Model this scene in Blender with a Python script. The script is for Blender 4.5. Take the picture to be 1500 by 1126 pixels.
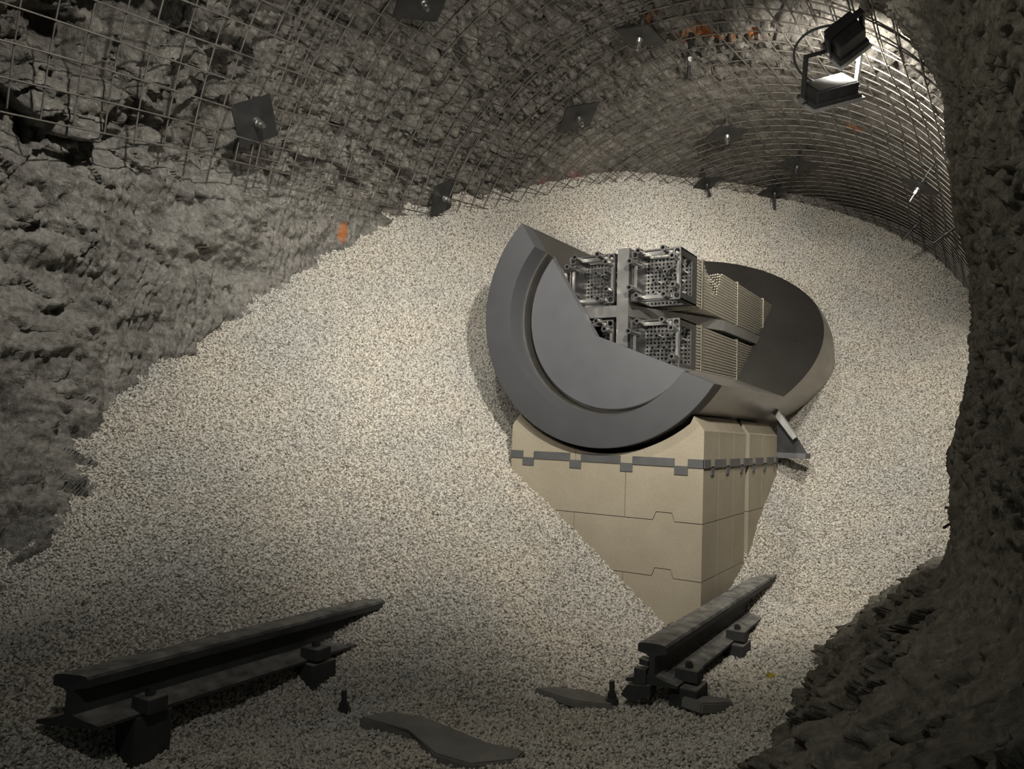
import bpy, bmesh, math, random
import numpy as np
from mathutils import Vector, Matrix, Euler
random.seed(7)
SC = bpy.context.scene
for o in list(bpy.data.objects):
    bpy.data.objects.remove(o)

# ---------------------------------------------------------------- camera, world, exposure
cam_d = bpy.data.cameras.new('camera')
cam = bpy.data.objects.new('camera', cam_d)
SC.collection.objects.link(cam)
# +Y runs along the tunnel, Z is up, the camera stands at the origin 0.7 m above the track bed
RC = ((0.8511, -0.0019, -0.5249), (0.5236, 0.0742, 0.8487), (0.0373, -0.9972, 0.0642))
M = Matrix(((RC[0][0], -RC[0][1], -RC[0][2], 0), (RC[1][0], -RC[1][1], -RC[1][2], 0),
            (RC[2][0], -RC[2][1], -RC[2][2], 0), (0, 0, 0, 1)))
cam.matrix_world = M
cam_d.sensor_width = 36
cam_d.lens = 36 * 1086 / 1500
cam_d.clip_start = 0.02
SC.camera = cam
SC.view_settings.view_transform = 'Standard'
SC.view_settings.look = 'None'
SC.view_settings.gamma = 1
SC.view_settings.use_curve_mapping = False
SC.view_settings.exposure = -0.25
world = bpy.data.worlds.new('World')
SC.world = world
world.use_nodes = True
world.node_tree.nodes['Background'].inputs[0].default_value = (0.62, 0.78, 0.80, 1)
world.node_tree.nodes['Background'].inputs[1].default_value = 0.045


def spot(name, loc, target, power, col, angle=60, blend=0.6, rad=0.04):
    d = bpy.data.lights.new(name, 'SPOT')
    d.energy = power
    d.color = col
    d.spot_size = math.radians(angle)
    d.spot_blend = blend
    d.shadow_soft_size = rad
    o = bpy.data.objects.new(name, d)
    SC.collection.objects.link(o)
    o.location = loc
    o.rotation_euler = (Vector(target) - Vector(loc)).to_track_quat('-Z', 'Y').to_euler()
    return o


WARM = (1.0, 0.95, 0.865)
NEUT = (1.0, 0.97, 0.90)
# spotlights above the viewing opening, then added fill lights
spot('spotlight_main', (-0.24, 1.20, 1.12), (-1.5, 3.0, 0.45), 205, WARM, 96, 0.9, 0.035)
spot('spotlight_top', (-1.00, 1.50, 1.68), (-0.75, 4.0, 0.30), 95, WARM, 80, 0.9, 0.03)
spot('spotlight_left', (-0.95, 0.85, 1.55), (-2.5, 1.9, 0.55), 150, NEUT, 84, 1.0, 0.03)
spot('fill_roof', (-0.70, 0.7, 0.30), (-1.5, 3.0, 1.7), 75, NEUT, 100, 1.0, 0.03)  # fill added to brighten the vault, stands for no real lamp
spot('fill_front', (-0.55, 0.3, 0.95), (-1.3, 1.9, -0.5), 22, NEUT, 95, 1.0, 0.05)  # added fill that lifts the rails and foreground pellets
spot('fill_near_wall', (-0.62, 0.80, 1.42), (0.0, 1.8, -0.1), 24, (1.0, 0.95, 0.82), 80, 1.0, 0.05)  # added fill grazing the near wall to bring out its pits

# ---------------------------------------------------------------- noise (numpy)


def _h(i, j, k, s):
    n = (i.astype(np.int64) * 374761393 + j.astype(np.int64) * 668265263 + k.astype(np.int64) * 2147483647 + s * 1274126177) & 0xffffffff
    n = ((n ^ (n >> 13)) * 1274126177) & 0xffffffff
    n = n ^ (n >> 16)
    n = (n * 2246822519) & 0xffffffff
    n = n ^ (n >> 15)
    return (n & 0xffffff) / float(0xffffff)


def vnoise(P, s=0):
    F = np.floor(P).astype(np.int64)
    f = P - F
    u = f * f * f * (f * (f * 6 - 15) + 10)
    r = 0
    for a in (0, 1):
        for b in (0, 1):
            for c in (0, 1):
                w = (u[:, 0] if a else 1 - u[:, 0]) * (u[:, 1] if b else 1 - u[:, 1]) * (u[:, 2] if c else 1 - u[:, 2])
                r = r + w * _h(F[:, 0] + a, F[:, 1] + b, F[:, 2] + c, s)
    return r * 2 - 1


def fbm(P, octv=4, s=0, gain=0.5):
    r = 0
    a = 1.0
    for o in range(octv):
        r = r + a * vnoise(P * (2.03 ** o) + 17.3 * o, s + o)
        a *= gain
    return r


def ridged(P, octv=3, s=0):
    r = 0
    a = 1.0
    for o in range(octv):
        r = r + a * (1 - 2 * np.abs(vnoise(P * (2.1 ** o) + 9.1 * o, s + o)))
        a *= 0.5
    return r


def voro(P, s=0, jit=0.9):
    """facetted cells: returns cell height, tilt term, edge distance f2-f1"""
    F = np.floor(P).astype(np.int64)
    n = len(P)
    d1 = np.full(n, 9.)
    d2 = np.full(n, 9.)
    hh = np.zeros(n)
    tl = np.zeros(n)
    for a in (-1, 0, 1):
        for b in (-1, 0, 1):
            for c in (-1, 0, 1):
                I, J, K = F[:, 0] + a, F[:, 1] + b, F[:, 2] + c
                q = np.stack([I + .5 + jit * (_h(I, J, K, s + 1) - .5), J + .5 + jit * (_h(I, J, K, s + 2) - .5), K + .5 + jit * (_h(I, J, K, s + 3) - .5)], 1)
                v = P - q
                d = np.sqrt((v * v).sum(1))
                g = np.stack([_h(I, J, K, s + 4) - .5, _h(I, J, K, s + 5) - .5, _h(I, J, K, s + 6) - .5], 1)
                t = (v * g).sum(1) * 2
                m = d < d1
                d2 = np.where(m, d1, np.minimum(d2, d))
                hh = np.where(m, _h(I, J, K, s + 7) * 2 - 1, hh)
                tl = np.where(m, t, tl)
                d1 = np.where(m, d, d1)
    return hh, tl, d2 - d1


def sst(x, a, b):
    t = np.clip((x - a) / (b - a), 0, 1)
    return t * t * (3 - 2 * t)

# ---------------------------------------------------------------- object helpers


def link(o, parent=None):
    SC.collection.objects.link(o)
    if parent is not None:
        o.parent = parent
    return o


def tag(o, label=None, cat=None, group=None, kind=None):
    if label:
        o['label'] = label
    if cat:
        o['category'] = cat
    if group:
        o['group'] = group
    if kind:
        o['kind'] = kind
    return o


def root(name, label, cat, loc=(0, 0, 0), rot=(0, 0, 0), group=None):
    o = bpy.data.objects.new(name, None)
    o.empty_display_size = 0.05
    o.location = loc
    o.rotation_euler = rot
    link(o)
    return tag(o, label, cat, group)


def obj(name, bm, mat, parent=None, smooth=None):
    me = bpy.data.meshes.new(name)
    bmesh.ops.recalc_face_normals(bm, faces=bm.faces)
    bm.to_mesh(me)
    bm.free()
    me.materials.append(mat)
    if smooth is not None:
        me.shade_smooth()
        if smooth:
            me.set_sharp_from_angle(angle=math.radians(smooth))
    o = bpy.data.objects.new(name, me)
    return link(o, parent)


def bx(bm, x0, x1, y0, y1, z0, z1, mat=None, bev=0):
    vs = [bm.verts.new((x, y, z)) for x in (x0, x1) for y in (y0, y1) for z in (z0, z1)]
    F = [(0, 1, 3, 2), (4, 6, 7, 5), (0, 4, 5, 1), (2, 3, 7, 6), (0, 2, 6, 4), (1, 5, 7, 3)]
    fs = [bm.faces.new([vs[i] for i in f]) for f in F]
    if mat is not None:
        for v in vs:
            v.co = mat @ v.co
    if bev:
        es = list({e for f in fs for e in f.edges})
        bmesh.ops.bevel(bm, geom=es, offset=bev, segments=2, affect='EDGES', profile=0.5)


def prism(bm, poly, a, b, axis='y', mat=None):
    """poly in the plane normal to axis; x,z for y; y,z for x; x,y for z"""
    def P(u, v, w):
        return {'y': (u, w, v), 'x': (w, u, v), 'z': (u, v, w)}[axis]
    A = [bm.verts.new(P(u, v, a)) for u, v in poly]
    B = [bm.verts.new(P(u, v, b)) for u, v in poly]
    n = len(poly)
    bm.faces.new(A)
    bm.faces.new(B[::-1])
    for i in range(n):
        bm.faces.new((A[i], B[i], B[(i + 1) % n], A[(i + 1) % n]))
    if mat is not None:
        for v in A + B:
            v.co = mat @ v.co


def cyl(bm, p0, p1, r, n=12, r2=None, caps=True):
    p0, p1 = Vector(p0), Vector(p1)
    d = (p1 - p0).normalized()
    u = d.orthogonal().normalized()
    v = d.cross(u)
    r2 = r if r2 is None else r2
    A, B = [], []
    for i in range(n):
        a = 2 * math.pi * i / n
        w = u * math.cos(a) + v * math.sin(a)
        A.append(bm.verts.new(p0 + w * r))
        B.append(bm.verts.new(p1 + w * r2))
    for i in range(n):
        bm.faces.new((A[i], A[(i + 1) % n], B[(i + 1) % n], B[i]))
    if caps:
        bm.faces.new(A[::-1])
        bm.faces.new(B)


def tube(bm, p0, p1, r, ri, n=14):
    """hollow tube with annular ends"""
    p0, p1 = Vector(p0), Vector(p1)
    d = (p1 - p0).normalized()
    u = d.orthogonal().normalized()
    v = d.cross(u)
    R4 = []
    for (p, q) in ((p0, r), (p1, r), (p1, ri), (p0, ri)):
        R4.append([bm.verts.new(p + (u * math.cos(2 * math.pi * i / n) + v * math.sin(2 * math.pi * i / n)) * q) for i in range(n)])
    for k in range(4):
        A, B = R4[k], R4[(k + 1) % 4]
        for i in range(n):
            bm.faces.new((A[i], A[(i + 1) % n], B[(i + 1) % n], B[i]))


def revolve(bm, prof, n=96):
    """prof: (r, y) closed loop about the Y axis"""
    rings = []
    for r, y in prof:
        if r < 1e-6:
            rings.append([bm.verts.new((0, y, 0))])
        else:
            rings.append([bm.verts.new((r * math.cos(2 * math.pi * i / n), y, r * math.sin(2 * math.pi * i / n))) for i in range(n)])
    for k in range(len(rings)):
        A, B = rings[k], rings[(k + 1) % len(rings)]
        if len(A) == 1 and len(B) == 1:
            continue
        for i in range(n):
            j = (i + 1) % n
            if len(A) == 1:
                bm.faces.new((A[0], B[j], B[i]))
            elif len(B) == 1:
                bm.faces.new((A[i], A[j], B[0]))
            else:
                bm.faces.new((A[i], A[j], B[j], B[i]))


def wires_mesh(name, lines, r, mat, parent=None, n=5):
    """many polylines -> one tube mesh (numpy)"""
    V, Fc = [], []
    off = 0
    for P in lines:
        P = np.asarray(P, float)
        m = len(P)
        T = np.gradient(P, axis=0)
        T /= np.linalg.norm(T, axis=1)[:, None]
        ref = np.array([0.3, 0.2, 1.0]) if abs(T[0, 2]) < .8 else np.array([1.0, 0.1, 0])
        U = np.cross(T, ref)
        U /= np.linalg.norm(U, axis=1)[:, None]
        W = np.cross(T, U)
        a = 2 * np.pi * np.arange(n) / n
        ring = P[:, None, :] + r * (np.cos(a)[None, :, None] * U[:, None, :] + np.sin(a)[None, :, None] * W[:, None, :])
        V.append(ring.reshape(-1, 3))
        i = np.arange(m - 1)[:, None] * n
        j = np.arange(n)[None, :]
        j2 = (j + 1) % n
        q = np.stack([i + j, i + j2, i + n + j2, i + n + j], -1).reshape(-1, 4) + off
        Fc.append(q)
        off += m * n
    V = np.concatenate(V)
    Fc = np.concatenate(Fc)
    return np_mesh(name, V, Fc, mat, parent, True)


def np_mesh(name, V, Fc, mat, parent=None, smooth=True, attrs=None):
    me = bpy.data.meshes.new(name)
    me.vertices.add(len(V))
    me.vertices.foreach_set('co', V.astype(np.float32).ravel())
    me.loops.add(len(Fc) * 4)
    me.loops.foreach_set('vertex_index', Fc.astype(np.int32).ravel())
    me.polygons.add(len(Fc))
    me.polygons.foreach_set('loop_start', np.arange(0, len(Fc) * 4, 4, dtype=np.int32))
    me.update(calc_edges=True)
    if smooth:
        me.shade_smooth()
    me.materials.append(mat)
    if attrs:
        for k, a in attrs.items():
            at = me.attributes.new(k, 'FLOAT', 'POINT')
            at.data.foreach_set('value', a.astype(np.float32))
    o = bpy.data.objects.new(name, me)
    return link(o, parent)


def grid_faces(nu, nv):
    i = np.arange(nu - 1)[:, None] * nv
    j = np.arange(nv - 1)[None, :]
    return np.stack([i + j, i + nv + j, i + nv + j + 1, i + j + 1], -1).reshape(-1, 4)

# ---------------------------------------------------------------- materials


class NT:
    def __init__(s, name):
        s.m = bpy.data.materials.new(name)
        s.m.use_nodes = True
        s.t = s.m.node_tree
        s.b = s.t.nodes['Principled BSDF']

    def n(s, ty, **kw):
        x = s.t.nodes.new(ty)
        for k, v in kw.items():
            if k.startswith('_'):
                x.inputs[k[1:].replace('_', ' ')].default_value = v
            else:
                setattr(x, k, v)
        return x

    def l(s, a, b):
        s.t.links.new(a, b)

    def ramp(s, fac, stops):
        r = s.n('ShaderNodeValToRGB')
        e = r.color_ramp.elements
        while len(e) < len(stops):
            e.new(0.5)
        for i, (p, c) in enumerate(stops):
            e[i].position = p
            e[i].color = (*c, 1) if len(c) == 3 else c
        s.l(fac, r.inputs[0])
        return r.outputs[0]

    def mix(s, fac, a, b, mode='MIX'):
        x = s.n('ShaderNodeMix', data_type='RGBA', blend_type=mode)
        if isinstance(fac, (int, float)):
            x.inputs[0].default_value = fac
        else:
            s.l(fac, x.inputs[0])
        for i, c in ((6, a), (7, b)):
            if isinstance(c, tuple):
                x.inputs[i].default_value = (*c, 1)
            else:
                s.l(c, x.inputs[i])
        return x.outputs[2]

    def noise(s, scale, detail=4, vec=None, rough=0.55, dist=0):
        x = s.n('ShaderNodeTexNoise', _Scale=scale, _Detail=detail, _Roughness=rough, _Distortion=dist)
        s.l(vec if vec is not None else s.pos(), x.inputs['Vector'])
        return x.outputs['Fac']

    def pos(s):
        if not hasattr(s, '_p'):
            s._p = s.n('ShaderNodeTexCoord').outputs['Object']
        return s._p

    def scaled(s, v):
        mp = s.n('ShaderNodeMapping')
        mp.inputs['Scale'].default_value = v
        s.l(s.pos(), mp.inputs['Vector'])
        return mp.outputs[0]

    def bump(s, h, strength=0.5, dist=0.01):
        x = s.n('ShaderNodeBump', _Strength=strength, _Distance=dist)
        s.l(h, x.inputs['Height'])
        s.l(x.outputs[0], s.b.inputs['Normal'])

    def set(s, col=None, rough=0.6, metal=0.0, spec=0.5):
        if col is not None:
            if isinstance(col, tuple):
                s.b.inputs['Base Color'].default_value = (*col, 1)
            else:
                s.l(col, s.b.inputs['Base Color'])
        if isinstance(rough, (int, float)):
            s.b.inputs['Roughness'].default_value = rough
        else:
            s.l(rough, s.b.inputs['Roughness'])
        s.b.inputs['Metallic'].default_value = metal
        s.b.inputs['Specular IOR Level'].default_value = spec
        return s.m


def metal(name, col, rough, metalv=0.9, var=0.12, sc=8, bump=0.0, stretch=None):
    t = NT(name)
    v = t.scaled(stretch) if stretch else None
    f = t.noise(sc, 5, v)
    c = t.ramp(f, [(0.3, tuple(x * (1 - var) for x in col)), (0.7, tuple(min(1, x * (1 + var)) for x in col))])
    g = t.noise(sc * 3.1, 4, v)
    r = t.ramp(g, [(0.3, (rough * .85,) * 3), (0.7, (min(1, rough * 1.15),) * 3)])
    t.set(c, r, metalv)
    if bump:
        t.bump(t.noise(sc * 12, 4), bump, 0.002)
    return t.m


def rock_mat(name, dark, light, tint, spots=(), fine=1.0, band=None):
    t = NT(name)
    f = t.noise(2.2, 6)
    c = t.ramp(f, [(0.3, dark), (0.55, tint), (0.75, light)])
    f2 = t.noise(14, 6, dist=0.6)
    c = t.mix(t.ramp(f2, [(0.42, (0, 0, 0)), (0.7, (1, 1, 1))]), c, light)
    f3 = t.noise(55, 5)
    c = t.mix(0.55, c, t.ramp(f3, [(0.3, (0.38, 0.38, 0.38)), (0.65, (1.35, 1.35, 1.35))]), 'MULTIPLY')
    for (p, rad, col) in spots:
        sub = t.n('ShaderNodeVectorMath', operation='SUBTRACT')
        t.l(t.pos(), sub.inputs[0])
        sub.inputs[1].default_value = p
        sc = t.n('ShaderNodeVectorMath', operation='DIVIDE')
        t.l(sub.outputs[0], sc.inputs[0])
        sc.inputs[1].default_value = rad
        ln = t.n('ShaderNodeVectorMath', operation='LENGTH')
        t.l(sc.outputs[0], ln.inputs[0])
        ns = t.noise(38, 4)
        ma = t.n('ShaderNodeMath', operation='MULTIPLY_ADD')
        t.l(ns, ma.inputs[0])
        ma.inputs[1].default_value = 1.6
        t.l(ln.outputs['Value'], ma.inputs[2])
        k = t.ramp(ma.outputs[0], [(0.0, (1, 1, 1)), (1.0, (0, 0, 0))])
        mr = t.n('ShaderNodeMapRange')
        mr.inputs['From Min'].default_value = 1.35
        mr.inputs['From Max'].default_value = 1.85
        mr.inputs['To Min'].default_value = 0.85
        mr.inputs['To Max'].default_value = 0
        t.l(ma.outputs[0], mr.inputs['Value'])
        c = t.mix(mr.outputs[0], c, col)
    st = t.noise(9, 3, t.scaled((7, 1.6, 2.2)), dist=1.2)
    c = t.mix(t.ramp(st, [(0.56, (0, 0, 0)), (0.66, (0.5, 0.5, 0.5))]), c, tuple(min(1, x * 1.35) for x in light))
    t.set(c, 0.85, 0, 0.35)
    h = t.noise(45 * fine, 9, rough=0.75, dist=0.8)
    h2 = t.noise(14, 4, t.scaled((4, 1.2, 1.6)), dist=1.5)
    ad = t.n('ShaderNodeMath', operation='MULTIPLY_ADD')
    t.l(h2, ad.inputs[0])
    ad.inputs[1].default_value = 0.8
    t.l(h, ad.inputs[2])
    t.bump(ad.outputs[0], 0.9, 0.016)
    return t.m


ORANGE = (0.55, 0.17, 0.02)
RUST = (0.22, 0.075, 0.02)
PINK = (0.35, 0.10, 0.09)
SPOTS_L = [((-2.59, 2.58, 0.94), (.05, .03, .06), ORANGE), ((-2.58, 2.56, 1.10), (.03, .02, .06), ORANGE)]
SPOTS_C = [((-2.39, 1.90, 1.32), (.09, .04, .10), ORANGE), ((-2.36, 1.81, 1.40), (.10, .06, .05), RUST),
           ((-1.02, 3.42, 1.93), (.24, .06, .15), ORANGE), ((-1.28, 3.17, 1.94), (.10, .05, .15), RUST),
           ((-2.23, 3.93, 1.5), (.07, .08, .10), PINK), ((-2.13, 4.12, 1.58), (.07, .10, .10), PINK),
           ((-0.58, 4.57, 1.80), (.07, .06, .08), ORANGE), ((-0.29, 4.93, 1.62), (.05, .05, .06), ORANGE)]
M_clay = rock_mat('clay_rock', (0.17, 0.16, 0.14), (0.36, 0.34, 0.30), (0.25, 0.235, 0.21), SPOTS_L)
M_rock = rock_mat('broken_rock', (0.12, 0.112, 0.096), (0.31, 0.288, 0.25), (0.20, 0.187, 0.162), SPOTS_C)
M_shot = rock_mat('sprayed_concrete', (0.15, 0.14, 0.11), (0.25, 0.235, 0.195), (0.19, 0.175, 0.14), (), 1.3)
M_wire = metal('mesh_wire_steel', (0.19, 0.175, 0.155), 0.5, 0.6, 0.3, 20)
M_plate = metal('dark_bearing_plate', (0.055, 0.055, 0.055), 0.45, 0.6, 0.3, 9)
M_bolt = metal('zinc_bolt', (0.45, 0.45, 0.43), 0.35, 0.95, 0.2, 30)
M_black = metal('black_powder_coat', (0.018, 0.018, 0.018), 0.45, 0.0, 0.2, 30)
M_alu = metal('lamp_bezel_grey', (0.42, 0.42, 0.40), 0.4, 0.7, 0.1, 20)
M_rail = metal('painted_dark_rail_steel', (0.052, 0.054, 0.054), 0.58, 0.35, 0.35, 14, 0.25)


def dusty():
    t = NT('dusty_dark_rail_steel')
    c = t.ramp(t.noise(14, 5), [(0.3, (0.034, 0.036, 0.036)), (0.7, (0.062, 0.063, 0.062))])
    g = t.n('ShaderNodeNewGeometry')
    sx = t.n('ShaderNodeSeparateXYZ')
    t.l(g.outputs['Normal'], sx.inputs[0])
    ma = t.n('ShaderNodeMath', operation='MULTIPLY')
    t.l(sx.outputs['Z'], ma.inputs[0])
    t.l(t.ramp(t.noise(22, 5), [(0.25, (0.35, 0.35, 0.35)), (0.7, (1, 1, 1))]), ma.inputs[1])
    mr = t.n('ShaderNodeMapRange')
    mr.inputs['From Min'].default_value = 0.35
    mr.inputs['From Max'].default_value = 0.95
    mr.inputs['To Max'].default_value = 0.75
    t.l(ma.outputs[0], mr.inputs['Value'])
    c = t.mix(mr.outputs[0], c, (0.34, 0.325, 0.29))
    t.set(c, 0.7, 0.1, 0.35)
    t.bump(t.noise(140, 4), 0.25, 0.002)
    return t.m


M_rail = dusty()
M_rail2 = metal('worn_rail_head_steel', (0.052, 0.054, 0.054), 0.5, 0.35, 0.35, 14, 0.25)
M_lid = metal('satin_grey_lid', (0.080, 0.081, 0.085), 0.55, 0.25, 0.03, 3)
M_disc = metal('satin_grey_disc', (0.112, 0.114, 0.120), 0.55, 0.25, 0.03, 3)
M_body = metal('brushed_steel_body', (0.30, 0.285, 0.26), 0.36, 0.9, 0.12, 5, 0, (1, 0.2, 1))
M_cut = metal('dark_machined_cut_face', (0.13, 0.125, 0.115), 0.30, 0.85, 0.15, 1.5)
M_cross = metal('cross_plate_steel', (0.46, 0.45, 0.43), 0.34, 0.85, 0.10, 6)
M_noz = metal('nozzle_steel', (0.15, 0.148, 0.142), 0.4, 0.85, 0.15, 16)
M_tube = metal('guide_tube_steel', (0.25, 0.245, 0.235), 0.36, 0.9, 0.1, 30)
M_rod = metal('fuel_rod_zircaloy', (0.50, 0.47, 0.40), 0.42, 0.8, 0.06, 30)
M_grid = metal('spacer_grid_zircaloy', (0.27, 0.25, 0.205), 0.45, 0.8, 0.1, 30)
M_strip = metal('dark_grey_strip', (0.115, 0.115, 0.115), 0.6, 0.2, 0.15, 12)


def stone_mat():
    t = NT('bentonite_block')
    f = t.noise(5, 5)
    c = t.ramp(f, [(0.3, (0.34, 0.298, 0.222)), (0.7, (0.405, 0.358, 0.275))])
    g = t.noise(220, 3)
    c = t.mix(0.35, c, t.ramp(g, [(0.35, (0.72, 0.7, 0.66)), (0.6, (1.05, 1.05, 1.05))]), 'MULTIPLY')
    t.set(c, 0.85, 0, 0.25)
    t.bump(g, 0.12, 0.002)
    return t.m


M_stone = stone_mat()


def slab_mat():
    t = NT('slate_slab')
    c = t.ramp(t.noise(11, 6), [(0.3, (0.14, 0.137, 0.126)), (0.75, (0.23, 0.22, 0.20))])
    t.set(c, 0.8, 0, 0.3)
    t.bump(t.noise(60, 5), 0.4, 0.004)
    return t.m


M_slab = slab_mat()


def gravel_mat():
    t = NT('bentonite_pellets')
    oi = t.n('ShaderNodeObjectInfo')
    c = t.ramp(oi.outputs['Random'], [(0.0, (0.16, 0.15, 0.13)), (0.05, (0.34, 0.32, 0.28)), (0.12, (0.50, 0.47, 0.42)), (0.5, (0.58, 0.55, 0.49)), (1.0, (0.72, 0.69, 0.63))])
    g = t.n('ShaderNodeNewGeometry')
    pn = t.n('ShaderNodeTexNoise', _Scale=2.6, _Detail=4)
    t.l(g.outputs['Position'], pn.inputs['Vector'])
    c = t.mix(1.0, c, t.ramp(pn.outputs[0], [(0.3, (0.86, 0.88, 0.90)), (0.65, (1.0, 0.97, 0.92))]), 'MULTIPLY')
    t.set(c, 0.9, 0, 0.25)
    return t.m


M_gravel = gravel_mat()
tb = NT('pellet_bed')
M_bed = tb.set(tb.ramp(tb.noise(60, 5), [(0.3, (0.14, 0.13, 0.115)), (0.7, (0.32, 0.30, 0.265))]), 0.95, 0, 0.2)
tf = NT('track_bed_concrete')
M_floor = tf.set(tf.ramp(tf.noise(6, 5), [(0.3, (0.08, 0.075, 0.065)), (0.7, (0.14, 0.13, 0.11))]), 0.9, 0, 0.2)

# ---------------------------------------------------------------- tunnel
TX, TZ, TR = -1.2, 0.48, 1.40


def rock_disp(th, Y):
    """outward offset of the rock face from radius 1.46"""
    s = th * TR
    P = np.stack([TX + 1.46 * np.cos(th), Y, TZ + 1.46 * np.sin(th)], 1)
    edge = 4.02 - 0.165 * (Y - 1.0)          # lower edge of the wire mesh on the left
    low = sst(s, edge - 0.03, edge + 0.10)    # 1 = smooth clay below the mesh
    far = sst(Y, 3.3, 4.3)
    W = P + 0.10 * np.stack([vnoise(P * 2.2, 50), vnoise(P * 2.2, 51), vnoise(P * 2.2, 52)], 1)
    nearw = 1 - sst(Y, 1.75, 2.35)
    up = sst(s, 3.0, 3.4)
    # big broken blocks and cavities near the opening
    h1, t1, e1 = voro(W * np.array([4.2, 4.2, 4.8]), 11)
    h2, t2, e2 = voro(W * np.array([11, 9, 12]), 21)
    h3, t3, e3 = voro(W * np.array([26, 20, 30]), 31)
    chunk = 0.10 + 0.085 * h1 + 0.16 * t1 * .5 + 0.028 * h2 + 0.05 * t2 + 0.012 * h3 + 0.018 * t3 + 0.03 * (1 - sst(e1, 0, .10))
    cav = 0
    for (ys, ss, ry, rs, dp) in ((1.20, 3.66, .13, .07, .22), (1.38, 3.50, .14, .09, .26), (1.08, 3.46, .15, .07, .20), (1.85, 3.72, .10, .12, .12), (1.62, 3.66, .07, .07, .08), (2.2, 2.75, .17, .14, .16)):
        q = ((Y - ys) / ry) ** 2 + ((s - ss) / rs) ** 2
        cav = cav + dp * np.exp(-q * 1.2)
    # slaty facets in the middle
    Wb = W.copy()
    Wb[:, 2] += 0.25 * Wb[:, 1]
    g1, u1, k1 = voro(Wb * np.array([7, 6.0, 11]), 41)
    g2, u2, k2 = voro(Wb * np.array([17, 13, 24]), 61)
    slate = 0.045 + 0.022 * g1 + 0.075 * u1 * .7 + 0.012 * g2 + 0.045 * u2 * .8 + 0.045 * (1 - sst(k1, 0, .08)) + 0.014 * (1 - sst(k2, 0, .09)) + 0.02 * fbm(P * 3, 2, 5) + 0.006 * t3
    # horizontal overhanging beds
    bed = ridged(np.stack([P[:, 0] * 1.2, P[:, 1] * 1.5, P[:, 2] * 10 + 1.2 * P[:, 1]], 1), 2, 71)
    slate = slate - 0.022 * bed
    rough_far = 0.035 + 0.014 * fbm(P * 7, 4, 81) + 0.012 * np.abs(fbm(P * 20, 3, 83))
    upper = chunk * nearw + slate * (1 - nearw) + 0.010 * ridged(P * 16, 3, 87)
    upper = upper * (1 - far) + rough_far * far + cav
    # clay face with scraped grooves
    hY = Y + 0.35 * (s - 4.2) ** 2 + 0.05 * vnoise(P * 5, 91)
    gm = sst(fbm(P * np.array([1.6, 1.6, 1.2]), 2, 93), -0.55, 0.15)
    groove = np.abs(np.sin(hY * 105 + 2.0 * vnoise(P * 6, 94))) * (0.4 + 0.6 * np.abs(vnoise(P * np.array([9, 60, 9]), 95)))
    notch = sst(vnoise(np.stack([P[:, 0] * 14, hY * 34, P[:, 2] * 30], 1), 96), 0.1, 0.5)
    clay = -0.005 + 0.055 * fbm(P * 2.1, 3, 101) + 0.032 * (1 - .55 * gm) * ridged(P * np.array([5, 5, 7]), 4, 103) + 0.03 * (1 - gm) * t2 - 0.042 * groove * gm + 0.020 * notch * gm + 0.012 * fbm(P * 24, 3, 97) + 0.016 * t2 * (1 - gm) + 0.03 * np.maximum(0, h1) * t1 + 0.010 * t3 * (1 - .5 * gm)
    clay = clay + 0.13 * np.exp(-(((Y - 1.13) / .11) ** 2 + ((s - 4.86) / .10) ** 2) * 1.3)
    # slabby pieces low on the left
    sl = sst(s, 4.75, 5.0) * (1 - sst(Y, 1.5, 1.8))
    h5, t5, e5 = voro(np.stack([W[:, 0] * 5, W[:, 1] * 3 - W[:, 2] * 3, (W[:, 2] + W[:, 1] * .6) * 14], 1), 111)
    clay = clay + sl * (0.03 * h5 + 0.05 * t5)
    # broken clay zone directly below the mesh
    bz = (1 - sst(Y, 1.35, 1.6)) * (1 - sst(s, 4.2, 4.4))
    clay = clay * (1 - .5 * bz) + bz * (0.02 + 0.06 * t1 + 0.05 * t2 + 0.02 * h2 + 0.015 * t3)
    return upper * (1 - low) + clay * low


def rock_patch(name, th0, th1, mat, dth):
    Ys = [0.55]
    while Ys[-1] < 7.0:
        Ys.append(Ys[-1] + 0.0042 + 0.0040 * max(0, Ys[-1] - 0.8) * (1.0 if Ys[-1] < 3.5 else 1.5))
    Ys = np.array(Ys)
    n = int(abs(th1 - th0) / dth) + 1
    T = np.linspace(th0, th1, n)
    A, B = np.meshgrid(T, Ys, indexing='ij')
    th, Y = A.ravel(), B.ravel()
    r = 1.455 + rock_disp(th, Y)
    V = np.stack([TX + r * np.cos(th), Y, TZ + r * np.sin(th)], 1)
    o = np_mesh(name, V, grid_faces(n, len(Ys)), mat)
    return tag(o, kind='structure')


R_ = math.radians
rock_patch('wall_left', R_(158), R_(248), M_clay, 0.0052).data.update()
rock_patch('ceiling', R_(40), R_(158), M_rock, 0.0062)
rock_patch('wall_right', R_(-62), R_(40), M_rock, 0.010)

# floor under the pellets
bm = bmesh.new()
bx(bm, -2.4, 0.35, -0.2, 7.0, -1.10, -0.90)
tag(obj('floor', bm, M_floor), kind='structure')

# near wall on the right: sprayed concrete rib at the viewing opening, flaring into a foot
PZ = np.array([-1.0, -.85, -.72, -.62, -.52, -.42, -.3, -.19, -.1, .03, .15, .28, .41, .52, .66, .79, .9, .99, 1.12, 1.3, 1.45, 1.6, 1.75])
PX = np.array([-.66, -.56, -.41, -.325, -.22, -.13, -.06, -.036, -.03, -.02, -.01, .001, 0, -.02, -.036, -.047, -.061, -.105, -.19, -.36, -.60, -.95, -1.4])


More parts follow.
